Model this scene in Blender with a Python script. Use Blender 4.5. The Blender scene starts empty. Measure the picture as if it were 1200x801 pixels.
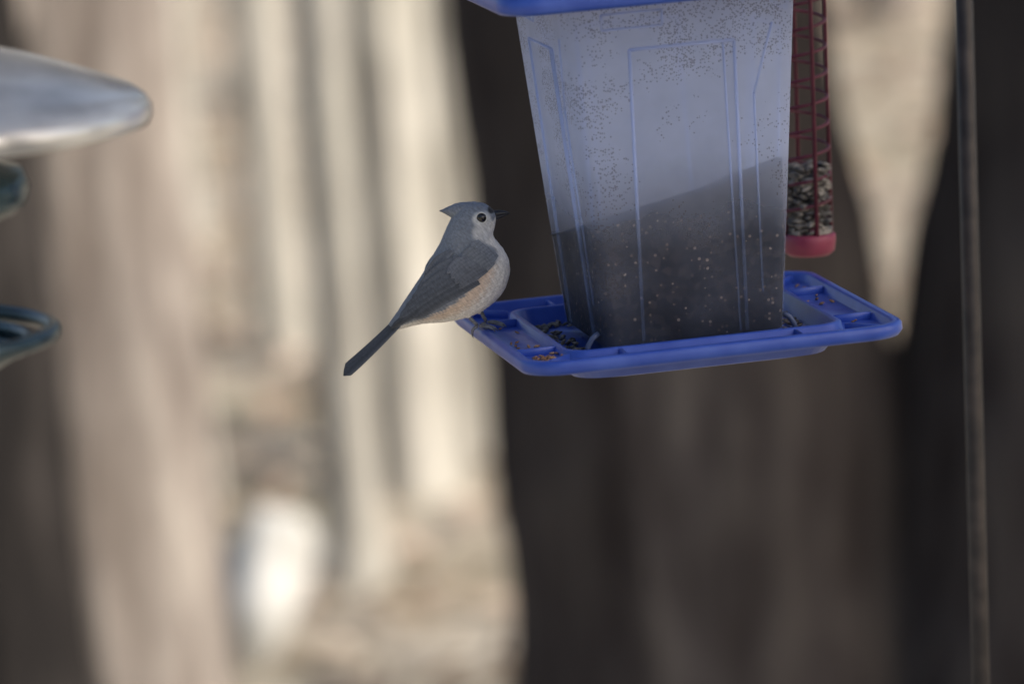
import bpy, bmesh, math, random
import numpy as np
from mathutils import Vector, Matrix, Euler
from mathutils import noise as mnoise
from mathutils.bvhtree import BVHTree
random.seed(7); np.random.seed(7)
R = math.radians
scene = bpy.context.scene
scene.view_settings.view_transform = 'Standard'
scene.view_settings.look = 'None'
scene.view_settings.exposure = 0

# ------------------------------------------------------------------ helpers
def link(ob, parent=None):
    scene.collection.objects.link(ob)
    if parent: ob.parent = parent
    return ob
def empty(name, loc=(0,0,0), rot=(0,0,0)):
    e = bpy.data.objects.new(name, None); e.location = loc; e.rotation_euler = rot
    e.empty_display_size = 0.05
    return link(e)
def mesh_ob(name, verts, faces, mat=None, parent=None, smooth=True):
    me = bpy.data.meshes.new(name); me.from_pydata([tuple(v) for v in verts], [], faces); me.update()
    if smooth: me.polygons.foreach_set('use_smooth', [True]*len(me.polygons))
    if mat: me.materials.append(mat)
    ob = bpy.data.objects.new(name, me)
    return link(ob, parent)
def loft(rings, cap0=True, cap1=True, closed=True):
    n = len(rings[0]); V = [tuple(p) for r in rings for p in r]; F = []
    for i in range(len(rings)-1):
        for j in range(n):
            k = (j+1) % n
            F.append((i*n+j, i*n+k, (i+1)*n+k, (i+1)*n+j))
    if cap0: F.append(tuple(reversed(range(n))))
    if cap1: F.append(tuple((len(rings)-1)*n + j for j in range(n)))
    return V, F
def merge(parts):
    V, F = [], []
    for v, f in parts:
        o = len(V); V += list(v); F += [tuple(i+o for i in q) for q in f]
    return V, F
def tube(pts, rad, seg=10, loop=False):
    pts = [Vector(p) for p in pts]; n = len(pts)
    if not hasattr(rad, '__len__'): rad = [rad]*n
    rings = []; prev = None
    for i in range(n):
        if loop: t = pts[(i+1) % n] - pts[i-1]
        else: t = pts[min(i+1, n-1)] - pts[max(i-1, 0)]
        t.normalize()
        if prev is None:
            a = Vector((0,0,1)) if abs(t.z) < .9 else Vector((0,1,0))
            u = t.cross(a).normalized()
        else:
            u = (prev - t*prev.dot(t)).normalized()
        prev = u; w = t.cross(u)
        rings.append([pts[i] + (u*math.cos(2*math.pi*j/seg) + w*math.sin(2*math.pi*j/seg))*rad[i] for j in range(seg)])
    if loop:
        V, F = loft(rings, False, False); 
        for j in range(seg):
            k = (j+1) % seg; a = (n-1)*seg
            F.append((a+j, a+k, k, j))
        return V, F
    return loft(rings)
def box(c, s, rz=0):
    cx, cy, cz = c; V = []
    for dx in (-.5,.5):
        for dy in (-.5,.5):
            for dz in (-.5,.5):
                x, y = dx*s[0], dy*s[1]
                V.append((cx + x*math.cos(rz) - y*math.sin(rz), cy + x*math.sin(rz) + y*math.cos(rz), cz + dz*s[2]))
    F = [(0,1,3,2),(4,6,7,5),(0,4,5,1),(2,3,7,6),(0,2,6,4),(1,5,7,3)]
    return V, F
def rsq(h, r, z, n=6):
    out = []
    for q, (sx, sy) in enumerate(((1,1),(-1,1),(-1,-1),(1,-1))):
        for i in range(n+1):
            a = math.pi/2*q + math.pi/2*i/n
            out.append((sx*(h-r) + r*math.cos(a), sy*(h-r) + r*math.sin(a), z))
    return out
def circ(r, z, n=64, cx=0, cy=0):
    return [(cx + r*math.cos(2*math.pi*i/n), cy + r*math.sin(2*math.pi*i/n), z) for i in range(n)]
def catmull(P, m):
    P = np.array(P, float); out = []
    for i in range(len(P)-1):
        p0 = P[max(i-1,0)]; p1 = P[i]; p2 = P[i+1]; p3 = P[min(i+2, len(P)-1)]
        for k in range(m):
            t = k/m
            out.append(.5*((2*p1)+(-p0+p2)*t+(2*p0-5*p1+4*p2-p3)*t*t+(-p0+3*p1-3*p2+p3)*t**3))
    out.append(P[-1]); return np.array(out)

# ------------------------------------------------------------------ materials
def newmat(name):
    m = bpy.data.materials.new(name); m.use_nodes = True
    nt = m.node_tree; b = nt.nodes['Principled BSDF']
    return m, nt, b
def N(nt, t, **k):
    n = nt.nodes.new(t)
    for a, v in k.items(): setattr(n, a, v)
    return n
def ramp(nt, stops):
    r = N(nt, 'ShaderNodeValToRGB'); el = r.color_ramp.elements
    while len(el) < len(stops): el.new(.5)
    for e, (p, c) in zip(el, stops):
        e.position = p; e.color = (*c, 1) if len(c) == 3 else c
    return r
def noise_mat(name, c1, c2, scale=20, rough=.6, bump=.1, stretch=(1,1,1), metallic=0, detail=3, dist=.002, spec=.5, lo=.35, hi=.65):
    m, nt, b = newmat(name)
    tc = N(nt,'ShaderNodeTexCoord'); mp = N(nt,'ShaderNodeMapping'); mp.inputs['Scale'].default_value = stretch
    no = N(nt,'ShaderNodeTexNoise'); no.inputs['Scale'].default_value = scale; no.inputs['Detail'].default_value = detail
    r = ramp(nt, [(lo, c1), (hi, c2)])
    nt.links.new(tc.outputs['Object'], mp.inputs[0]); nt.links.new(mp.outputs[0], no.inputs[0])
    nt.links.new(no.outputs[0], r.inputs[0]); nt.links.new(r.outputs[0], b.inputs['Base Color'])
    b.inputs['Roughness'].default_value = rough; b.inputs['Metallic'].default_value = metallic
    b.inputs['Specular IOR Level'].default_value = spec
    if bump:
        bp = N(nt,'ShaderNodeBump'); bp.inputs['Strength'].default_value = bump; bp.inputs['Distance'].default_value = dist
        nt.links.new(no.outputs[0], bp.inputs['Height']); nt.links.new(bp.outputs[0], b.inputs['Normal'])
    return m
blue = noise_mat('blue_plastic', (.026,.072,.40), (.050,.110,.48), 45, .34, .05, dist=.0006, detail=5)
darkmetal = noise_mat('dark_metal', (.028,.024,.024), (.055,.045,.042), 60, .5, 0, metallic=.3, dist=.0004)
teal = noise_mat('dark_teal_enamel', (.018,.04,.055), (.035,.075,.095), 40, .25, 0, metallic=.3, dist=.0004)
steel = noise_mat('brushed_steel', (.44,.44,.44), (.72,.72,.71), 16, .22, .12, metallic=.45, dist=.0014, stretch=(1,1,4), detail=5)
maroon = noise_mat('maroon_wire', (.075,.010,.025), (.12,.016,.04), 60, .5, 0, dist=.0004)
redpl = noise_mat('red_plastic', (.20,.028,.065), (.27,.04,.085), 40, .5, 0, dist=.0004)
seedm = noise_mat('sunflower_seed', (.02,.02,.025), (.30,.25,.2), 140, .6, 0, dist=.0004)
kernelm = noise_mat('seed_kernels', (.03,.035,.045), (.36,.33,.29), 90, .6, 0, dist=.0004)
peanut = noise_mat('seed_husks', (.24,.12,.06), (.45,.28,.16), 140, .7, 0, dist=.0004)
clearpl = noise_mat('clear_tube', (.30,.34,.36), (.36,.40,.42), 10, .2, 0)
clearpl.node_tree.nodes['Principled BSDF'].inputs['Alpha'].default_value = .45

def bark(name, c1, c2, c3, bump=.6):
    m, nt, b = newmat(name)
    tc = N(nt,'ShaderNodeTexCoord'); mp = N(nt,'ShaderNodeMapping'); mp.inputs['Scale'].default_value = (1,1,.22)
    no = N(nt,'ShaderNodeTexNoise'); no.inputs['Scale'].default_value = 18; no.inputs['Detail'].default_value = 3
    lg = N(nt,'ShaderNodeTexNoise'); lg.inputs['Scale'].default_value = 3.4; lg.inputs['Detail'].default_value = 3
    nt.links.new(tc.outputs['Object'], mp.inputs[0]); nt.links.new(mp.outputs[0], no.inputs[0])
    nt.links.new(tc.outputs['Object'], lg.inputs[0])
    r = ramp(nt, [(.36, c1), (.5, c2), (.64, c3)]); nt.links.new(no.outputs[0], r.inputs[0])
    mx = N(nt,'ShaderNodeMixRGB', blend_type='MULTIPLY'); mx.inputs[0].default_value = .6
    r2 = ramp(nt, [(.3, (.60,.57,.55)), (.65, (1.1,1.08,1.03))]); nt.links.new(lg.outputs[0], r2.inputs[0])
    nt.links.new(r.outputs[0], mx.inputs[1]); nt.links.new(r2.outputs[0], mx.inputs[2]); nt.links.new(mx.outputs[0], b.inputs['Base Color'])
    b.inputs['Roughness'].default_value = .9; b.inputs['Specular IOR Level'].default_value = .1
    bp = N(nt,'ShaderNodeBump'); bp.inputs['Strength'].default_value = bump; bp.inputs['Distance'].default_value = .03
    nt.links.new(no.outputs[0], bp.inputs['Height']); nt.links.new(bp.outputs[0], b.inputs['Normal'])
    return m
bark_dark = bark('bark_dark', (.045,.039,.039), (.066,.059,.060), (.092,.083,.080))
bark_shade = bark('bark_shade_side', (.016,.0145,.0145), (.026,.023,.022), (.043,.038,.036))  # shade of the oak's left side put into a very dark bark colour
bark_mid = bark('bark_brown', (.20,.17,.15), (.28,.245,.22), (.37,.33,.295))
bark_pale = bark('bark_pale', (.34,.32,.28), (.45,.43,.385), (.56,.535,.485))

# ------------------------------------------------------------------ world + sun
S = Vector((.78,-.42,.58)).normalized()
el = math.asin(S.z); az = math.atan2(S.x, S.y)
w = bpy.data.worlds.new('World'); scene.world = w; w.use_nodes = True
nt = w.node_tree; sky = nt.nodes.new('ShaderNodeTexSky'); sky.sky_type = 'NISHITA'; sky.sun_disc = False
sky.sun_elevation = el; sky.sun_rotation = az; sky.dust_density = 3.0
nt.links.new(sky.outputs[0], nt.nodes['Background'].inputs[0]); nt.nodes['Background'].inputs[1].default_value = .15
sl = bpy.data.lights.new('sun', 'SUN'); sl.energy = 4.7; sl.angle = R(.5); sl.color = (1,.965,.91)
so = bpy.data.objects.new('sun', sl); link(so); so.rotation_euler = S.to_track_quat('Z','Y').to_euler()

# ------------------------------------------------------------------ ground
def gz(x, y):
    z = 0.03*math.sin(x*.7+1)*math.sin(y*.5) 
    if y > 15: z += (y-15)*.09*min(1,(y-15)/5)
    if y > 60: z -= (y-60)*.05
    return z
def axis(lo, hi, dlo, dhi, fine, coarse):
    return list(np.arange(lo, dlo, coarse)) + list(np.arange(dlo, dhi, fine)) + list(np.arange(dhi, hi+1, coarse))
xs = axis(-200, 200, -12, 12, .5, 12); ys = axis(-150, 400, -4, 34, .5, 12)
V = [(x, y, gz(x, y)) for y in ys for x in xs]; nx = len(xs)
F = [(j*nx+i, j*nx+i+1, (j+1)*nx+i+1, (j+1)*nx+i) for j in range(len(ys)-1) for i in range(nx-1)]
m, nt, b = newmat('leaf_litter_ground')
tc = N(nt,'ShaderNodeTexCoord')
vo = N(nt,'ShaderNodeTexVoronoi'); vo.inputs['Scale'].default_value = 14
n1 = N(nt,'ShaderNodeTexNoise'); n1.inputs['Scale'].default_value = 1.5; n1.inputs['Detail'].default_value = 4
r1 = ramp(nt, [(.0,(.32,.27,.21)),(.5,(.43,.38,.31)),(1,(.52,.48,.41))])
r2 = ramp(nt, [(.3,(.78,.77,.66)),(.5,(1,.97,.92)),(.7,(1.1,1.07,1.03))])
nt.links.new(tc.outputs['Object'], vo.inputs[0]); nt.links.new(tc.outputs['Object'], n1.inputs[0])
nt.links.new(vo.outputs['Color'], r1.inputs[0]); nt.links.new(n1.outputs[0], r2.inputs[0])
mx = N(nt,'ShaderNodeMixRGB', blend_type='MULTIPLY'); mx.inputs[0].default_value = 1
nt.links.new(r1.outputs[0], mx.inputs[1]); nt.links.new(r2.outputs[0], mx.inputs[2]); nt.links.new(mx.outputs[0], b.inputs['Base Color'])
b.inputs['Roughness'].default_value = .95; b.inputs['Specular IOR Level'].default_value = .1
mesh_ob('ground', V, F, m)

# fallen leaves (one object)
V, F = [], []
for i in range(7000):
    y = random.uniform(7, 26); x = random.uniform(-.14*y-.6, .14*y+.6)
    s = random.uniform(.025, .06); c = Vector((x, y, gz(x, y)+random.uniform(.005,.03)))
    rot = Euler((random.uniform(-.7,.7), random.uniform(-.7,.7), random.uniform(0,6.3))).to_matrix()
    o = len(V)
    for p in ((-1,0,0),(-.3,-.55,.12),(.5,-.4,.1),(1.1,0,.2),(.5,.4,.1),(-.3,.55,.12)): V.append(c + rot @ (Vector(p)*s))
    F.append(tuple(range(o, o+6)))
mesh_ob('fallen_leaves', V, F, noise_mat('dry_leaves', (.30,.20,.14), (.52,.43,.34), 3, .8, 0), smooth=False)

# ------------------------------------------------------------------ trees
def tree(name, paths, mat, branches=6, seed=1, bstart=.45):
    rnd = random.Random(seed); parts = []
    def limb(path, seg, wob):
        P = catmull(path, 6); pts = [Vector(p[:3]) for p in P]; rad = [p[3]*(1+wob*math.sin(i*1.7+seed)) for i, p in enumerate(P)]
        Vv, Ff = tube(pts, rad, seg)
        Vv = [Vector(v) for v in Vv]
        for k, v in enumerate(Vv):
            c = pts[k//seg]; d = v-c; a = 2*math.pi*(k % seg)/seg
            v += d*(.05*math.sin(3*a+seed)+.035*math.sin(7*a+seed*2+v.z))
        parts.append((Vv, Ff)); return P
    for path in paths:
        P = limb(path, 24, .015)
        for k in range(branches):
            i = int(len(P)*(bstart + (1-bstart)*(k+.5)/branches)); i = min(i, len(P)-2)
            c = Vector(P[i][:3]); r = P[i][3]*.55; a = rnd.uniform(0, 6.28); L = rnd.uniform(1.5, 3.0)
            d = Vector((math.cos(a), math.sin(a), rnd.uniform(.4,1.0))).normalized()
            pts = [(*c, r)]; q = c.copy()
            for s in range(4):
                q = q + d*L/4; d = (d + Vector((rnd.uniform(-.25,.25), rnd.uniform(-.25,.25), rnd.uniform(-.05,.25)))).normalized()
                pts.append((*q, r*(1-(s+1)/4.6)))
            Q = catmull(pts, 3); parts.append(tube([Vector(p[:3]) for p in Q], [p[3] for p in Q], 8))
            for t in range(5):
                j = rnd.randrange(3, len(Q)-1); c2 = Vector(Q[j][:3])
                d2 = (d + Vector((rnd.uniform(-1,1), rnd.uniform(-1,1), rnd.uniform(-.3,.8)))).normalized(); l2 = rnd.uniform(.5,1.2)
                e = c2 + d2*l2*.5; f = e + (d2+Vector((rnd.uniform(-.3,.3), rnd.uniform(-.3,.3), .2)))*l2*.5
                r2 = Q[j][3]*.55; parts.append(tube([c2, e, f], [r2, r2*.6, r2*.15], 5))
    Vv, Ff = merge(parts)
    return mesh_ob(name, Vv, Ff, mat)
tree('forked_tree', [
  [(.335,8.88,-.1,.46),(.325,8.88,.22,.345),(.285,8.88,.80,.325),(.219,8.88,1.34,.293),(.10,8.9,2.4,.26),(.0,9.0,4.0,.21),(.05,9.1,6.5,.13),(-.05,9.1,9,.05)],
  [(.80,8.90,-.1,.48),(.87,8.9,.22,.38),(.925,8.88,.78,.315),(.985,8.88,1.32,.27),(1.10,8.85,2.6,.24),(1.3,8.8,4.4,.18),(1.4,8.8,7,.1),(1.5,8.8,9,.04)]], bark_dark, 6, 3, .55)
tree('added_shade_tree', [[(-.58,8.5,-.1,.24),(-.60,8.5,.15,.165),(-.625,8.5,.9,.147),(-.655,8.5,1.7,.14),(-.71,8.5,4,.12),(-.75,8.5,8,.04)]], bark_mid, 6, 5, .5)
tree('oak_shade_trunk', [[(-.77,7.95,-.1,.26),(-.775,7.95,.3,.172),(-.80,7.95,.96,.157),(-.835,7.95,1.7,.15),(-.9,7.95,4,.13),(-1.0,8.0,8,.04)]], bark_shade, 5, 6, .5)  # added dark trunk, stands in for the shaded left side of the oak
tree('beech_tree', [[(-.32,11.0,-.1,.10),(-.325,11.0,.15,.060),(-.345,11.0,.9,.052),(-.37,11.0,2,.048),(-.43,11.0,4,.035),(-.43,11.0,6,.01)]], bark_pale, 5, 8, .5)
def simple(name, x, y, r, h, mat, seed, br=5, lean=0):
    z = gz(x, y)
    return tree(name, [[(x,y,z-.15,r*1.6),(x,y,z+.2,r*1.1),(x+lean*.3,y,z+h*.25,r*.95),(x+lean*.6,y+.05,z+h*.5,r*.75),(x+lean,y,z+h,r*.15)]], mat, br, seed, .45)
simple('maple_tree', -.72, 11.8, .07, 7, bark_pale, 12, 4, -.25)
simple('beech_tree', -.215, 11.9, .085, 8, bark_pale, 17, 4, -.25)
simple('beech_tree', -.075, 12.3, .085, 8, bark_pale, 18, 4, -.25)
simple('birch_tree', -.56, 13.6, .06, 8, bark_pale, 19, 4, -.25)
simple('birch_tree', -.95, 15.5, .10, 9, bark_pale, 13, 4, -.3)
simple('birch_tree', -.40, 17.5, .06, 9, bark_pale, 14, 4, -.2)
simple('birch_tree', 1.28, 18.5, .09, 9, bark_mid, 15, 4, -.2)
# unseen trees added on the sunny side to shade the feeders and forked tree
u = Vector((.474,.88,0)); d = Vector((.88,-.474,0))
p = u*3.22 + d*4.2; tree('added_shade_tree', [[(p.x,p.y,-.1,.8),(p.x,p.y,.4,.68),(p.x,p.y,3,.64),(p.x,p.y,7,.55),(p.x,p.y,12,.2)]], bark_dark, 6, 21, .6)
p = u*8.08 + d*2.8; tree('added_shade_tree', [[(p.x,p.y,-.1,.6),(p.x,p.y,.4,.44),(p.x,p.y,3,.42),(p.x,p.y,7,.38),(p.x,p.y,12,.15)]], bark_dark, 6, 22, .6)
rnd = random.Random(99)
for i in range(22):
    while True:
        x = rnd.uniform(-22, 22); y = rnd.uniform(6, 48)
        pp = x*.474 + y*.88
        if abs(x) > .16*y + 1.5 or y > 27:
            if not (x > 0 and pp < 20): break
    simple('woodland_tree', x, y, rnd.uniform(.1,.3), rnd.uniform(8,13), rnd.choice([bark_mid, bark_dark, bark_pale]), 30+i, 5, rnd.uniform(-.5,.5))

# pale boulder
bm = bmesh.new(); bmesh.ops.create_icosphere(bm, subdivisions=4, radius=1)
for v in bm.verts:
    n = v.co.copy(); k = 1+.12*math.sin(3*n.x+1)+.12*math.sin(4*n.y+3*n.z)+.06*math.sin(9*n.x*n.z+3)
    v.co = Vector((n.x*.11*k + n.z*.04, n.y*.13*k, n.z*.14*k))
me = bpy.data.meshes.new('boulder'); bm.to_mesh(me); bm.free()
me.polygons.foreach_set('use_smooth', [True]*len(me.polygons))
me.materials.append(noise_mat('pale_stone', (.50,.48,.43), (.68,.66,.62), 14, .85, .5, dist=.01))
ob = link(bpy.data.objects.new('boulder', me)); ob.location = (-.50, 10.38, .11)

# ------------------------------------------------------------------ hopper feeder
FE = empty('hopper_bird_feeder', (.106,3.681,1.698), (0, R(-2.0), R(12)))
rings = [rsq(.0, .0, -.024), rsq(.070,.02,-.024), rsq(.084,.02,-.021), rsq(.092,.022,-.010), rsq(.1180,.022,-.008), rsq(.1195,.022,-.010), rsq(.1240,.024,-.009),
         rsq(.1260,.025,-.006), rsq(.1258,.025,-.0015), rsq(.1245,.024,0), rsq(.1205,.022,0), rsq(.1190,.021,-.001), rsq(.1175,.020,-.0065),
         rsq(.0935,.016,-.0065), rsq(.0925,.016,-.0015), rsq(.0915,.015,-.0008), rsq(.0890,.015,-.0008), rsq(.0880,.014,-.002), rsq(.0850,.012,-.0135), rsq(.0,.0,-.0135)]
parts = [loft(rings, False, False)]
for k in range(4):
    a = math.pi/2*k
    def rt(x, y): return (x*math.cos(a)-y*math.sin(a), x*math.sin(a)+y*math.cos(a))
    for t in (-.058, .058):
        x, y = rt(.1055, t); parts.append(box((x, y, -.0045), (.0255, .0022, .0060), a))
    cx, cy = rt(.1010, .1010); parts.append(box((cx, cy, -.0045), (.027,.0022,.006), a+math.pi/4))
V, F = merge(parts); ob = mesh_ob('tray', V, F, blue, FE)
md = ob.modifiers.new('b','BEVEL'); md.width = .0004; md.limit_method = 'ANGLE'; md.angle_limit = R(50)
# hopper material
m, nt, b = newmat('frosted_plastic'); b.inputs['Base Color'].default_value = (.64,.73,1.0,1); b.inputs['Roughness'].default_value = .3
tc = N(nt,'ShaderNodeTexCoord'); sp = N(nt,'ShaderNodeSeparateXYZ'); nt.links.new(tc.outputs['Object'], sp.inputs[0])
tl = N(nt,'ShaderNodeBsdfTranslucent'); tl.inputs[0].default_value = (.68,.77,1,1)
m1 = N(nt,'ShaderNodeMixShader'); m1.inputs[0].default_value = .45; nt.links.new(b.outputs[0], m1.inputs[1]); nt.links.new(tl.outputs[0], m1.inputs[2])
tr = N(nt,'ShaderNodeBsdfTransparent'); tr.inputs[0].default_value = (.90,.94,1,1)
mr = N(nt,'ShaderNodeMapRange'); mr.inputs['From Min'].default_value = .055; mr.inputs['From Max'].default_value = .115
mr.inputs['To Min'].default_value = .10; mr.inputs['To Max'].default_value = .58
nt.links.new(sp.outputs[2], mr.inputs[0])
no = N(nt,'ShaderNodeTexNoise'); no.inputs['Scale'].default_value = 25; no.inputs['Detail'].default_value = 3; nt.links.new(tc.outputs['Object'], no.inputs[0])
ad = N(nt,'ShaderNodeMath', operation='MULTIPLY_ADD'); nt.links.new(no.outputs[0], ad.inputs[0]); ad.inputs[1].default_value = .30
nt.links.new(mr.outputs[0], ad.inputs[2])
sb = N(nt,'ShaderNodeMath', operation='SUBTRACT'); nt.links.new(ad.outputs[0], sb.inputs[0]); sb.inputs[1].default_value = .14
m2 = N(nt,'ShaderNodeMixShader'); nt.links.new(sb.outputs[0], m2.inputs[0]); nt.links.new(tr.outputs[0], m2.inputs[1]); nt.links.new(m1.outputs[0], m2.inputs[2])
frost_plain = m.copy(); frost_plain.name = 'frosted_plastic_rib'
npn = frost_plain.node_tree; 
npn.links.new([n for n in npn.nodes if n.type == 'MIX_SHADER'][-1].outputs[0], npn.nodes['Material Output'].inputs[0])
# seed dust specks
vo = N(nt,'ShaderNodeTexVoronoi'); vo.inputs['Scale'].default_value = 750; nt.links.new(tc.outputs['Object'], vo.inputs[0])
lt = N(nt,'ShaderNodeMath', operation='LESS_THAN'); nt.links.new(vo.outputs['Distance'], lt.inputs[0]); lt.inputs[1].default_value = .44
n2 = N(nt,'ShaderNodeTexNoise'); n2.inputs['Scale'].default_value = 24; n2.inputs['Detail'].default_value = 3; nt.links.new(tc.outputs['Object'], n2.inputs[0])
z2 = N(nt,'ShaderNodeMapRange'); z2.inputs['From Min'].default_value = .09; z2.inputs['From Max'].default_value = .20; z2.inputs['To Min'].default_value = -.05; z2.inputs['To Max'].default_value = .09
nt.links.new(sp.outputs[2], z2.inputs[0])
a2 = N(nt,'ShaderNodeMath', operation='ADD'); nt.links.new(n2.outputs[0], a2.inputs[0]); nt.links.new(z2.outputs[0], a2.inputs[1])
sc = N(nt,'ShaderNodeSeparateColor'); nt.links.new(vo.outputs['Color'], sc.inputs[0])
a3 = N(nt,'ShaderNodeMath', operation='MULTIPLY_ADD'); nt.links.new(sc.outputs[0], a3.inputs[0]); a3.inputs[1].default_value = .26; nt.links.new(a2.outputs[0], a3.inputs[2])
g2 = N(nt,'ShaderNodeMath', operation='GREATER_THAN'); nt.links.new(a3.outputs[0], g2.inputs[0]); g2.inputs[1].default_value = .73
ml = N(nt,'ShaderNodeMath', operation='MULTIPLY'); nt.links.new(lt.outputs[0], ml.inputs[0]); nt.links.new(g2.outputs[0], ml.inputs[1])
mm = N(nt,'ShaderNodeMath', operation='MULTIPLY'); nt.links.new(ml.outputs[0], mm.inputs[0]); mm.inputs[1].default_value = .55
df = N(nt,'ShaderNodeBsdfDiffuse'); df.inputs[0].default_value = (.09,.075,.07,1)
m3 = N(nt,'ShaderNodeMixShader'); nt.links.new(mm.outputs[0], m3.inputs[0]); nt.links.new(m2.outputs[0], m3.inputs[1]); nt.links.new(df.outputs[0], m3.inputs[2])
nt.links.new(m3.outputs[0], nt.nodes['Material Output'].inputs[0])
frost = m
def hh(z): return .0605 + (.0785-.0605)*(z+.008)/.235
Z = [-.008+.233*i/10 for i in range(11)]
V, F = loft([rsq(hh(z), .010, z, 5) for z in Z], False, False)
mesh_ob('hopper_shell', V, F, frost, FE)
parts = []
for k in range(4):
    a = math.pi/2*k
    def P(x, z, off):
        y = -(hh(z)+off); return (x*math.cos(a)-y*math.sin(a), x*math.sin(a)+y*math.cos(a), z)
    z0, z1 = -.004, .186
    def bar(x0, za, x1, zb, wd=.0011):
        return tube([P(x0, za, wd*.1), P(x1, zb, wd*.1)], wd, 8)
    X = .0345
    parts += [bar(-X, z0, -X, z1), bar(X, z0, X, z1), bar(-X, z1, X, z1), bar(.030, z0, .027, z1, .0007)]
    parts += [bar(-.052,.200,-.012,.200,.0008), bar(-.052,.210,-.012,.210,.0008), bar(-.052,.200,-.052,.210,.0008), bar(-.012,.200,-.012,.210,.0008)]
    parts += [bar(.046,.15,.060,.195,.0008), bar(.046,.02,.046,.15,.0007)]
V, F = merge(parts); mesh_ob('hopper_ribs', V, F, frost_plain, FE)
# seed fill
def top(x, y): return .080 + .15*x + (.9*max(0,x-.02)**1.3) - .19*(y+.06) + .003*math.sin(x*160)+.0022*math.sin(y*130+x*60)+.0016*math.sin(x*420+y*300)
rings = [rsq(hh(z)-.0009, .009, z, 9) for z in (-.006, .02, .04, .05)]
for f, dz in ((1,-.001),(.97,0),(.8,.001),(.5,.001),(.2,.001),(0.01,.001)):
    rings.append([(x*f, y*f, max(.052, top(x*f, y*f)+dz)) for x, y, z in rsq(hh(.075)-.0012, .009, 0, 9)])
V, F = loft(rings, True, True)
m, nt, b = newmat('seed_mix'); tc = N(nt,'ShaderNodeTexCoord')
vo = N(nt,'ShaderNodeTexVoronoi'); vo.inputs['Scale'].default_value = 380; vo.inputs['Randomness'].default_value = 1
v2 = N(nt,'ShaderNodeTexVoronoi'); v2.inputs['Scale'].default_value = 190
nt.links.new(tc.outputs['Object'], vo.inputs[0]); nt.links.new(tc.outputs['Object'], v2.inputs[0])
sc = N(nt,'ShaderNodeSeparateColor'); nt.links.new(vo.outputs['Color'], sc.inputs[0])
gt = N(nt,'ShaderNodeMath', operation='GREATER_THAN'); nt.links.new(sc.outputs[0], gt.inputs[0]); gt.inputs[1].default_value = .86
lt = N(nt,'ShaderNodeMath', operation='LESS_THAN'); nt.links.new(vo.outputs['Distance'], lt.inputs[0]); lt.inputs[1].default_value = .40
ml = N(nt,'ShaderNodeMath', operation='MULTIPLY'); nt.links.new(gt.outputs[0], ml.inputs[0]); nt.links.new(lt.outputs[0], ml.inputs[1])
r = ramp(nt, [(0,(.006,.006,.009)),(.5,(.014,.013,.016)),(1,(.040,.032,.030))]); nt.links.new(v2.outputs['Color'], r.inputs[0])
mx = N(nt,'ShaderNodeMixRGB'); nt.links.new(ml.outputs[0], mx.inputs[0]); nt.links.new(r.outputs[0], mx.inputs[1])
rr2 = ramp(nt, [(0,(.05,.035,.028)),(.6,(.12,.08,.06)),(1,(.30,.22,.16))]); nt.links.new(sc.outputs[1], rr2.inputs[0]); nt.links.new(rr2.outputs[0], mx.inputs[2])
nt.links.new(mx.outputs[0], b.inputs['Base Color']); b.inputs['Roughness'].default_value = .75; b.inputs['Specular IOR Level'].default_value = .2
mesh_ob('seed_fill', V, F, m, FE)
# roof
q = -.0095
rings = [rsq(.076,.01,.236+q), rsq(.112,.02,.236+q), rsq(.115,.02,.230+q), rsq(.1215,.024,.2285+q), rsq(.1240,.025,.231+q), rsq(.1240,.025,.237+q), rsq(.121,.024,.241+q),
         rsq(.10,.022,.252+q), rsq(.07,.02,.280+q), rsq(.035,.015,.300+q), rsq(.012,.01,.305+q), rsq(.0,.0,.305+q)]
V, F = loft(rings, True, False); mesh_ob('roof', V, F, blue, FE)
V, F = tube([(-.07,0,.25),(-.072,0,.34),(-.04,0,.42),(0,0,.46),(.04,0,.42),(.072,0,.34),(.07,0,.25)], .0018, 8); mesh_ob('hanger_wire', V, F, darkmetal, FE)
def seedmesh(places, L, mat, name, parent):
    parts = []
    for (x, y, z) in places:
        rot = Euler((random.uniform(-.5,.5), random.uniform(-.5,.5), random.uniform(0,6.3))).to_matrix(); s = L*random.uniform(.75,1.2)
        rr = []
        for t, k in ((-1,.05),(-.7,.6),(-.2,1),(.3,.9),(.8,.4),(1,.05)):
            rr.append([Vector((x,y,z)) + rot @ Vector((t*s, k*s*.5*math.cos(q*math.pi/3), k*s*.35*math.sin(q*math.pi/3))) for q in range(6)])
        parts.append(loft(rr))
    V, F = merge(parts); return mesh_ob(name, V, F, mat, parent)
pl = [(random.gauss(-.103,.005), random.gauss(-.085,.008), -.0050+random.uniform(-.001,.001)) for i in range(50)]
for i in range(60):
    a = random.choice([0,1,2,3]); t = random.uniform(-.1,.1); q = random.uniform(.098,.113)
    pl.append([(q,t,-.0055),(-q,t,-.0055),(t,q,-.0055),(t,-q,-.0055)][a])
pl = [p for p in pl if abs(p[0]) < .115 and abs(p[1]) < .114]
seedmesh(pl, .0022, peanut, 'seed_husk_pile', FE)
pl = []
for i in range(300):
    a = random.choice([0,1,2,3]); t = random.uniform(-.08,.08); q = random.uniform(.066,.083)
    x, y = [(q,t),(-q,t),(t,q),(t,-q)][a]; pl.append((x, y, -.0115))
seedmesh(pl, .0034, seedm, 'spilled_seeds', FE)
parts = []
for sx in (-1, 1):
    parts.append(tube([(sx*.0615,-.050,.002),(sx*.066,-.050,-.001),(sx*.069,-.049,-.006),(sx*.070,-.049,-.012)], .0018, 8))
V, F = merge(parts); mesh_ob('clips', V, F, noise_mat('grey_plastic',(.06,.08,.16),(.09,.12,.22),50,.5,0), FE)

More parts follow.
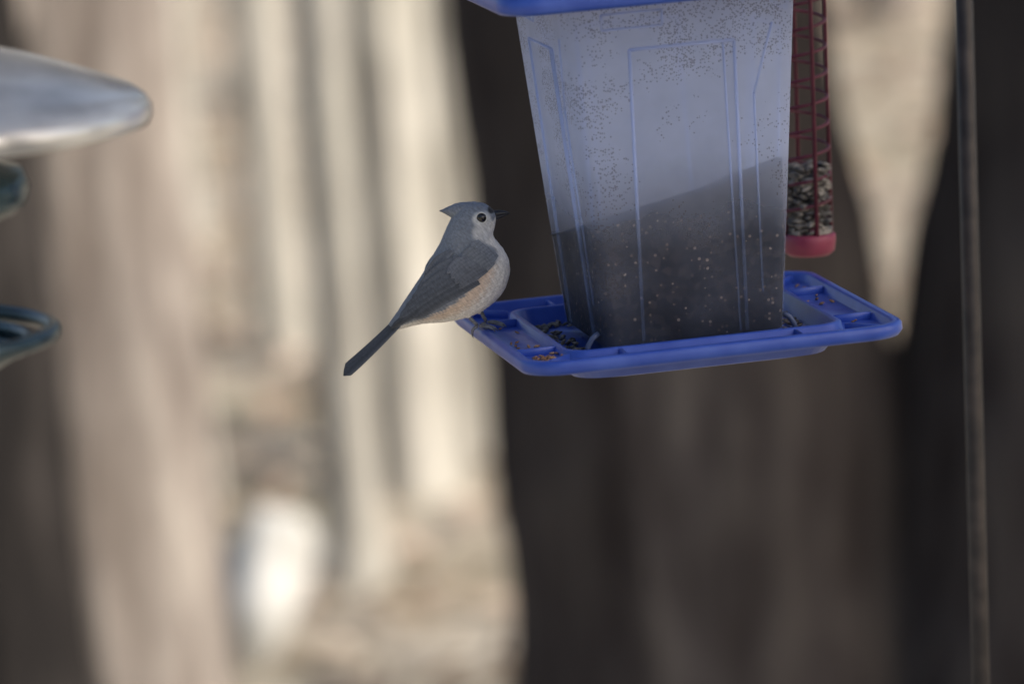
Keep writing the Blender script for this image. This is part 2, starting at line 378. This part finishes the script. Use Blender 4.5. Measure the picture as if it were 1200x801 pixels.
# ------------------------------------------------------------------ spiral wire feeder
SF = empty('spiral_wire_feeder', (.2065,3.865,1.7160))
H = .50; rr = .0155
parts = [tube([(rr*math.cos(t), rr*math.sin(t), .012+ t/(2*math.pi)*.0175) for t in np.arange(0, 2*math.pi*28, .26)], .0012, 6)]
for k in range(4):
    a = k*math.pi/2+.3; parts.append(tube([((rr+.001)*math.cos(a), (rr+.001)*math.sin(a), z) for z in (0,.25,H)], .0015, 6))
V, F = merge(parts); mesh_ob('wire_coil', V, F, maroon, SF)
V, F = loft([circ(.0,-.010,32), circ(.014,-.010,32), circ(.0175,-.007,32), circ(.0185,0,32), circ(.0185,.004,32), circ(.0170,.0055,32), circ(.0155,.004,32), circ(0,.003,32)], False, False)
mesh_ob('base_cup', V, F, redpl, SF)
V, F = loft([circ(.0,H,32), circ(.018,H,32), circ(.0195,H+.008,32), circ(.014,H+.022,32), circ(0,H+.026,32)], False, False)
mesh_ob('cap', V, F, redpl, SF)
V, F = tube([(0,0,H+.02),(0,0,H+.09)], .0018, 6); mesh_ob('hanger', V, F, darkmetal, SF)
pl = []
for i in range(420):
    z = random.uniform(.004,.052); a = random.uniform(0,6.3); q = .0145*math.sqrt(random.uniform(.2,1)); pl.append((q*math.cos(a), q*math.sin(a), z))
seedmesh(pl, .0042, kernelm, 'seeds', SF)

# ------------------------------------------------------------------ shepherd hook pole
def hook(name, base, arms, h):
    E = empty(name, base); parts = [tube([(0,0,-.2),(0,0,h*.5),(0,0,h)], .0063, 16)]
    for tgt in arms:
        t = Vector(tgt) - Vector(base); dx, dy = t.x, t.y
        pts = [(0,0,h-.02)]
        for i in range(1, 13):
            s = i/12; pts.append((dx*s, dy*s, h + .14*math.sin(math.pi*s*.93)))
        pts.append((dx, dy, t.z))
        L = Vector((dx,dy,0)).normalized()*.018
        for i in range(1, 7):
            q = math.pi*i/6; pts.append((dx+L.x*(1-math.cos(q)), dy+L.y*(1-math.cos(q)), t.z-.018*math.sin(q)))
        parts.append(tube(pts, .0045, 10))
    V, F = merge(parts); mesh_ob('pole', V, F, darkmetal, E); return E
hook('shepherd_hook_pole', (.3196,3.896,0), [(.094,3.681,2.175),(.2065,3.865,2.315)], 2.62)

# ------------------------------------------------------------------ domed tube feeder (left)
TF = empty('domed_tube_feeder', (-.372,3.328,0))
zr = 1.891; Rd = .163
prof = [(Rd*.975, zr-.007), (Rd*.99, zr-.009), (Rd*1.005, zr-.008), (Rd*1.015, zr-.004), (Rd*1.014, zr+.001), (Rd*.995, zr+.006), (Rd*.96, zr+.0105)]
for i in range(1, 15):
    s = i/14; prof.append((Rd*.96*(1-s), zr+.0105+.038*(1-(1-s)**1.7)))
rings = [circ(max(q,.0005), z, 96) for q, z in prof]
inner = [circ(max((Rd*.97)*(1-i/12), .0004), zr-.004+.044*(1-(1-i/12)**2), 96) for i in range(12, 0, -1)]
V, F = loft(inner + rings, False, False); mesh_ob('dome', V, F, steel, TF)
V, F = tube([(0,0,1.70),(0,0,1.98)], .003, 10); mesh_ob('rod', V, F, darkmetal, TF)
def ringpart(r, z, t, name, mat, n=72):
    V, F = tube([(r*math.cos(2*math.pi*i/n), r*math.sin(2*math.pi*i/n), z) for i in range(n)], t, 12, True); return mesh_ob(name, V, F, mat, TF)
V, F = loft([circ(0,1.832,64), circ(.082,1.832,64), circ(.089,1.838,64), circ(.091,1.847,64), circ(.087,1.857,64), circ(.05,1.866,64), circ(.0,1.870,64)], False, False)
mesh_ob('cap', V, F, teal, TF)
V, F = loft([circ(.05,1.745,48), circ(.05,1.845,48)], False, False); mesh_ob('tube_body', V, F, clearpl, TF)
V, F = loft([circ(.046,1.748,48), circ(.046,1.80,48), circ(.02,1.805,48)], True, True); mesh_ob('seed', V, F, seedm, TF)
ringpart(.100, 1.760, .0052, 'perch_ring', teal); ringpart(.086, 1.754, .0045, 'inner_ring', teal)
V, F = loft([circ(0,1.735,48), circ(.06,1.735,48), circ(.082,1.748,48), circ(.084,1.752,48), circ(.080,1.750,48), circ(.06,1.742,48), circ(0,1.742,48)], False, False)
mesh_ob('catch_tray', V, F, teal, TF)
parts = [tube([(.055*math.cos(a), .055*math.sin(a), 1.745), (.1*math.cos(a), .1*math.sin(a), 1.762)], .0022, 8) for a in [k*math.pi/3 for k in range(6)]]
V, F = merge(parts); mesh_ob('spokes', V, F, teal, TF)
hook('shepherd_hook_pole', (-.85,3.5,0), [(-.372,3.328,1.99)], 2.3)

# ------------------------------------------------------------------ tufted titmouse
s = .00056
BD = empty('tufted_titmouse', (-.0205,3.6845,1.694), (0, R(2.2), 0))
def L3(u_, v_, y_=0): return Vector(((u_-563)*s, y_*s, (384-v_)*s*1.012))
st = [(581.5,250,581.5,257,3),(578,246.5,581,261,7.5),(572,241.5,580,267,13),(562,238,578,274,17),(550,238,580,281,19.5),(539,244,586,288,22),(530,255,592,296,26),
      (523.5,268,597,307,30),(516,285,597.5,322,33.5),(506,303,591,341,35),(495,322,574,359,34.5),(483,340,551,371,31),(473,355,524,377,25),(465,367,499,379,18),(459,375,480,383,11.5),(455,381,467,387,6.5)]
ST = catmull(st, 6)
rings = []
for a in ST:
    c = ((a[0]+a[2])/2, (a[1]+a[3])/2); h = ((a[0]-a[2])/2, (a[1]-a[3])/2)
    rr_ = []
    for j in range(32):
        t = 2*math.pi*j/32; ct, sn = math.cos(t), math.sin(t)
        rr_.append(L3(c[0]+h[0]*ct, c[1]+h[1]*ct, a[4]*math.copysign(abs(sn)**.9, sn)))
    rings.append(rr_)
parts = [loft(rings)]
cr = catmull([(566,240,562,258,9),(552,237.5,546,258,11),(540,238,534,257,9),(530,241,526,254,6),(522,244.6,520,250.5,3.2),(515,247.4,514.6,249,.9)], 5)
rings = []
for a in cr:
    c = ((a[0]+a[2])/2, (a[1]+a[3])/2); h = ((a[0]-a[2])/2, (a[1]-a[3])/2)
    rings.append([L3(c[0]+h[0]*math.cos(t), c[1]+h[1]*math.cos(t), a[4]*math.sin(t)) for t in [2*math.pi*j/20 for j in range(20)]])
parts.append(loft(rings))
for sy in (-1, 1):
    x0 = 552 if sy < 0 else 566
    parts.append(tube([L3(x0-6,352,sy*15), L3(x0-5,362,sy*14), L3(x0-2,370,sy*12.5)], [11*s, 8*s, 2.8*s], 16))
V, F = merge(parts); body = mesh_ob('body', V, F, None, BD)
rm = body.modifiers.new('r','REMESH'); rm.mode = 'VOXEL'; rm.voxel_size = .00055; rm.use_smooth_shade = True
sm = body.modifiers.new('s','SMOOTH'); sm.iterations = 6; sm.factor = .5
dg = bpy.context.evaluated_depsgraph_get(); dg.update()
me = bpy.data.meshes.new_from_object(body.evaluated_get(dg)); body.modifiers.clear(); body.data = me
me.polygons.foreach_set('use_smooth', [True]*len(me.polygons))
# soft feather relief: tufts stretched along the body axis
ax = Vector((.67,0,.74)); nrm = [v.normal.copy() for v in me.vertices]
for v, n in zip(me.vertices, nrm):
    p = v.co; a_ = p.dot(ax); q_ = p - ax*a_*.62
    k_ = mnoise.noise(q_*420)*.00026 + mnoise.noise(q_*1100)*.00013
    if p.x > (578-563)*s and p.z > (384-268)*s: k_ *= .3
    v.co = p + n*k_
me.update()
co = np.empty(len(me.vertices)*3); me.vertices.foreach_get('co', co); co = co.reshape(-1,3)
U = co[:,0]/s+563; Vv = 384-co[:,2]/s/1.012; Y = co[:,1]/s
A = ST[:,0:2]; B = ST[:,2:4]; AB = B-A
best = np.full(len(U), 1e9); T = np.zeros(len(U)); I = np.zeros(len(U))
for i in range(len(ST)):
    L = (AB[i]**2).sum(); t = ((U-A[i,0])*AB[i,0]+(Vv-A[i,1])*AB[i,1])/L
    tc_ = np.clip(t, -.3, 1.2); dd = (U-A[i,0]-tc_*AB[i,0])**2+(Vv-A[i,1]-tc_*AB[i,1])**2
    k = dd < best; best[k] = dd[k]; T[k] = t[k]; I[k] = i/6
def ss(a, b, x): t = np.clip((x-a)/(b-a), 0, 1); return t*t*(3-2*t)
nz = .5*np.sin(U*.9+Vv*.5)*np.sin(Vv*1.1-U*.3+Y*.4)+.5*np.sin(U*.33+Y*.7)*np.sin(Vv*.41)
grey = np.array([.22,.245,.29]); dgrey = np.array([.16,.18,.22]); pale = np.array([.70,.68,.65]); rust = np.array([.62,.46,.34]); white = np.array([.84,.81,.76]); black = np.array([.015,.015,.018])
def mix(c, d_, k): return c*(1-k[:,None])+d_*k[:,None]
C = np.tile(grey, (len(U),1))
C = mix(C, dgrey, ss(8,11,I)*.4)
edge = np.where(I < 4, .62, .60)
tb = T + .05*nz
k = ss(edge-.06, edge+.10, tb)
C = mix(C, pale, k)
C = mix(C, rust, ss(.55,.64,tb)*(1-ss(.68,.88,tb))*ss(6.5,8,I)*(1-ss(11.5,13.5,I))*.75)
C = mix(C, white, ss(.74,.92,tb)*ss(5,6,I)*.8)
ds = np.sqrt(((U-566)/20)**2+((Vv-297)/16)**2); C = mix(C, grey*1.02, (1-ss(.7,1.1,ds))*(np.abs(Y) > 8))
ey = np.sqrt(((U-565)/11.5)**2+((Vv-255)/9.5)**2); C = mix(C, np.array([.66,.66,.65]), (1-ss(.65,1.15,ey))*ss(5,9,np.abs(Y)))
ck = np.sqrt(((U-566)/13)**2+((Vv-270)/12)**2); C = mix(C, np.array([.56,.56,.56]), (1-ss(.6,1.2,ck)))
th = ss(260,268,Vv)*ss(570,578,U)*(I < 6); C = mix(C, white, th*.8)
fh = np.sqrt(((U-577)/5.5)**2+((Vv-245)/5)**2); C = mix(C, black*2, 1-ss(.7,1.15,fh))
cd = ss(530,516,U)*ss(262,250,Vv); C = mix(C, dgrey*.85, np.clip(cd,0,1)*.8)
C *= (1+.08*nz)[:,None]
ca = me.color_attributes.new('Col','FLOAT_COLOR','POINT'); ca.data.foreach_set('color', np.c_[C, np.ones(len(C))].astype(np.float32).ravel())
def feather_mat(name, fine, bump):
    m, nt, b = newmat(name); at = N(nt,'ShaderNodeAttribute'); at.attribute_name = 'Col'
    tc = N(nt,'ShaderNodeTexCoord'); mp = N(nt,'ShaderNodeMapping'); mp.inputs['Rotation'].default_value = (0, R(-48), 0); 
    m2_ = N(nt,'ShaderNodeMapping'); m2_.inputs['Scale'].default_value = (.28,1,1)
    no = N(nt,'ShaderNodeTexNoise'); no.inputs['Scale'].default_value = fine; no.inputs['Detail'].default_value = 4
    nt.links.new(tc.outputs['Object'], mp.inputs[0]); nt.links.new(mp.outputs[0], m2_.inputs[0]); nt.links.new(m2_.outputs[0], no.inputs[0])
    r = ramp(nt, [(.3,(.76,.76,.76)),(.7,(1.15,1.15,1.15))]); nt.links.new(no.outputs[0], r.inputs[0])
    mx = N(nt,'ShaderNodeMixRGB', blend_type='MULTIPLY'); mx.inputs[0].default_value = 1
    nt.links.new(at.outputs['Color'], mx.inputs[1]); nt.links.new(r.outputs[0], mx.inputs[2]); nt.links.new(mx.outputs[0], b.inputs['Base Color'])
    b.inputs['Roughness'].default_value = .85; b.inputs['Specular IOR Level'].default_value = .2
    b.inputs['Sheen Weight'].default_value = .15
    bp = N(nt,'ShaderNodeBump'); bp.inputs['Distance'].default_value = .0006; bp.inputs['Strength'].default_value = bump
    nt.links.new(no.outputs[0], bp.inputs['Height']); nt.links.new(bp.outputs[0], b.inputs['Normal']); return m
plum = feather_mat('plumage', 900, .6); me.materials.clear(); me.materials.append(plum)
bvh = BVHTree.FromPolygons([v.co for v in me.vertices], [p.vertices[:] for p in me.polygons])
FV, FF, FC = [], [], []
def feather(p0, p1, wd, off, col, bend=0, side=-1, n=14, tipw=.75, edge_k=1.4):
    p0 = np.array(p0, float); p1 = np.array(p1, float); dr = p1-p0; Ln = np.linalg.norm(dr); dr /= Ln; pr = np.array([-dr[1], dr[0]])
    o = len(FV); lasty = -20
    for i in range(n+1):
        t = i/n; ww = wd*(min(1, .45+t*1.6))*math.sqrt(max(0, 1-max(0,(t-tipw)/(1-tipw))**2)); ww = max(ww, .15)
        c = p0 + dr*Ln*t + pr*bend*math.sin(math.pi*t)
        h = bvh.ray_cast(L3(c[0], c[1], -100), Vector((0,1,0)))
        if h[0] is not None: lasty = h[0].y/s
        else: lasty = lasty*.9
        for j in range(5):
            e = (j-2)/2; q = c + pr*ww*e; h = bvh.ray_cast(L3(q[0], q[1], -100), Vector((0,1,0)))
            yy = min(h[0].y/s, lasty+2) if h[0] is not None else lasty
            yy = max(yy, lasty-3)
            yy = (yy - off + .7*e*e - .4*(e)) 
            FV.append(L3(q[0], q[1], yy if side < 0 else -yy))
            cc = np.array(col)*(1.0 if j in (1,3) else (.8 if j == 2 else (edge_k if e*side > 0 else .8)))
            FC.append(cc)
    for i in range(n):
        for j in range(4):
            a = o+i*5+j; FF.append((a, a+1, a+6, a+5) if side < 0 else (a, a+5, a+6, a+1))
dark = np.array([.068,.077,.096]); midc = np.array([.13,.145,.178])
for side in (-1, 1):
    prim = [((560,318),(457,385)),((556,322),(470,377)),((562,326),(486,370)),((554,314),(468,371)),((550,308),(474,363)),((545,302),(482,353)),((538,296),(490,341)),((530,290),(499,328))]
    for i, (a, b_) in enumerate(prim):
        feather(a, b_, 6.2 if i not in (0,1) else 5, 1.1+.25*i, dark*(1+.16*i), 3.5, side)
    for i in range(7):
        t = i/6; a = (571-22*t, 312-16*t); e = (538-14*t+2*(i%2), 333-17*t); feather(a, e, 5.4, 2.5+.15*i, midc*(1+.05*i), 2, side, n=8, tipw=.4, edge_k=1.2)
    for i in range(7):
        t = i/6; a = (579-22*t, 303-17*t); e = (556-14*t+2*(i%2), 320-19*t); feather(a, e, 5.8, 2.3+.12*i, grey*.84, 1.5, side, n=7, tipw=.3, edge_k=1.08)
    for i in range(7):
        t = i/6; a = (583-20*t, 295-16*t); e = (565-14*t+2*(i%2), 309-17*t); feather(a, e, 5.6, 1.5+.1*i, grey*.95, 1.0, side, n=7, tipw=.3, edge_k=1.03)
def strip(me, cols):
    ca = me.color_attributes.new('Col','FLOAT_COLOR','POINT'); cols = np.array(cols)
    ca.data.foreach_set('color', np.c_[cols, np.ones(len(cols))].astype(np.float32).ravel())
wing = mesh_ob('wings', FV, FF, plum, BD); strip(wing.data, FC)
FV, FF, FC = [], [], []
for k in range(8):
    f = (k-3.5)/3.5; p0 = np.array([476., 368.+f*1.5]); p1 = np.array([402.+f*3.0, 437.+f*2.2]); dr = p1-p0; Ln = np.linalg.norm(dr); dr /= Ln; pr = np.array([-dr[1], dr[0]])
    o = len(FV)
    for i in range(15):
        t = i/14; ww = 5.8*(.75+.4*t)*math.sqrt(max(0,1-max(0,(t-.9)/.1)**2)); ww = max(ww,.2)
        c = p0+dr*Ln*t + pr*(f*(2.2+2.2*t) - 2.2*math.sin(math.pi*t*.8)*.8)
        for j in range(5):
            e = (j-2)/2; q = c + pr*ww*e*.8; FV.append(L3(q[0], q[1], f*(5+5*t) + e*ww*.75 - abs(f)*1.0))
            FC.append(dark*1.0*(1.0 if j in (1,3) else (.7 if j == 2 else (1.6 if j == 0 else .8))))
    for i in range(14):
        for j in range(4): a = o+i*5+j; FF.append((a,a+1,a+6,a+5))
tail = mesh_ob('tail', FV, FF, plum, BD); strip(tail.data, FC)
sd = tail.modifiers.new('t','SOLIDIFY'); sd.thickness = .0004
mb, ntb, bb = newmat('beak_black'); bb.inputs['Base Color'].default_value = (.02,.02,.024,1); bb.inputs['Roughness'].default_value = .35
def beak(p):
    rr_ = [[L3(a[0], a[1]+a[2]*math.cos(t), a[3]*math.sin(t)) for t in [2*math.pi*j/14 for j in range(14)]] for a in p]; return loft(rr_)
V, F = merge([beak([(577,252,4.8,4.8),(584,251.2,4.0,3.9),(590,250.4,2.8,2.6),(595,250.2,1.5,1.4),(598,251,.3,.3)]),
              beak([(577,256,3.2,4),(584,255,2.7,3.1),(590,253.2,1.9,2),(595.5,251.8,.6,.6)])])
mesh_ob('beak', V, F, mb, BD)
me_, nte, be = newmat('eye_black'); be.inputs['Base Color'].default_value = (.008,.007,.007,1); be.inputs['Roughness'].default_value = .06; be.inputs['Coat Weight'].default_value = .6
parts = []; ring_parts = []
for sy in (-1, 1):
    h = bvh.ray_cast(L3(564.5,253.5,-100), Vector((0,1,0)))[0].y/s
    c = L3(564.5,253.5,(h+3.0)*(1 if sy < 0 else -1)); rr_ = []
    for i in range(13):
        a = math.pi*i/12; rr_.append([c + Vector((math.sin(a)*math.cos(t), math.cos(a)*-1, math.sin(a)*math.sin(t)))*6.6*s for t in [2*math.pi*j/20 for j in range(20)]])
    parts.append(loft(rr_))
    yy = (h+.1)*(1 if sy < 0 else -1)
    ring_parts.append(tube([L3(564.5+6.4*math.cos(t), 253.5+6.2*math.sin(t), yy*(1-.02*math.cos(t))) for t in [2*math.pi*j/28 for j in range(28)]], .9*s, 8, True))
V, F = merge(parts); mesh_ob('eyes', V, F, me_, BD)
V, F = merge(ring_parts); mesh_ob('eye_rings', V, F, noise_mat('eye_ring',(.6,.6,.6),(.7,.7,.7),300,.8,0), BD)
legm = noise_mat('leg_grey', (.08,.085,.10), (.17,.18,.21), 700, .5, .3, dist=.0003)
parts = []
def foot(hip, ank, y):
    parts.append(tube([L3(hip[0],hip[1],y), L3((hip[0]+ank[0])/2-1,(hip[1]+ank[1])/2,y), L3(ank[0],ank[1],y)], [2.6*s,2.2*s,2.4*s], 10))
    for dy, ln in ((-7,17),(0,20),(7,17)):
        a = ank; parts.append(tube([L3(a[0],a[1],y), L3(a[0]+ln*.35,a[1]-.8,y+dy*.45), L3(a[0]+ln*.75,a[1]+.8,y+dy*.85), L3(a[0]+ln,a[1]+2.2,y+dy), L3(a[0]+ln+3.2,a[1]+6,y+dy*1.05)], [2.3*s,2.1*s,2.2*s,1.6*s,.4*s], 9))
    parts.append(tube([L3(ank[0],ank[1],y), L3(ank[0]-6,ank[1]+2,y), L3(ank[0]-8,ank[1]+8,y+1), L3(ank[0]-6,ank[1]+15,y+1)], [2.3*s,2.3*s,1.8*s,.4*s], 9))
foot((549,368),(561,380.5),-13); foot((564,366),(571,380),11)
V, F = merge(parts); ob = mesh_ob('legs', V, F, legm, BD)
sb_ = ob.modifiers.new('s','SUBSURF'); sb_.levels = 1; sb_.render_levels = 1

# ------------------------------------------------------------------ camera
cd = bpy.data.cameras.new('Camera'); cam = bpy.data.objects.new('Camera', cd); link(cam); scene.camera = cam
cam.location = (0,0,2.3)
Rm = Matrix.Rotation(R(90-9.5), 4, 'X') @ Matrix.Rotation(R(-2.2), 4, 'Z')
cam.rotation_euler = Rm.to_euler()
cd.lens = 200; cd.sensor_width = 36; cd.clip_start = .1; cd.clip_end = 1000
cd.dof.use_dof = True; cd.dof.focus_distance = 3.705; cd.dof.aperture_fstop = 4.6
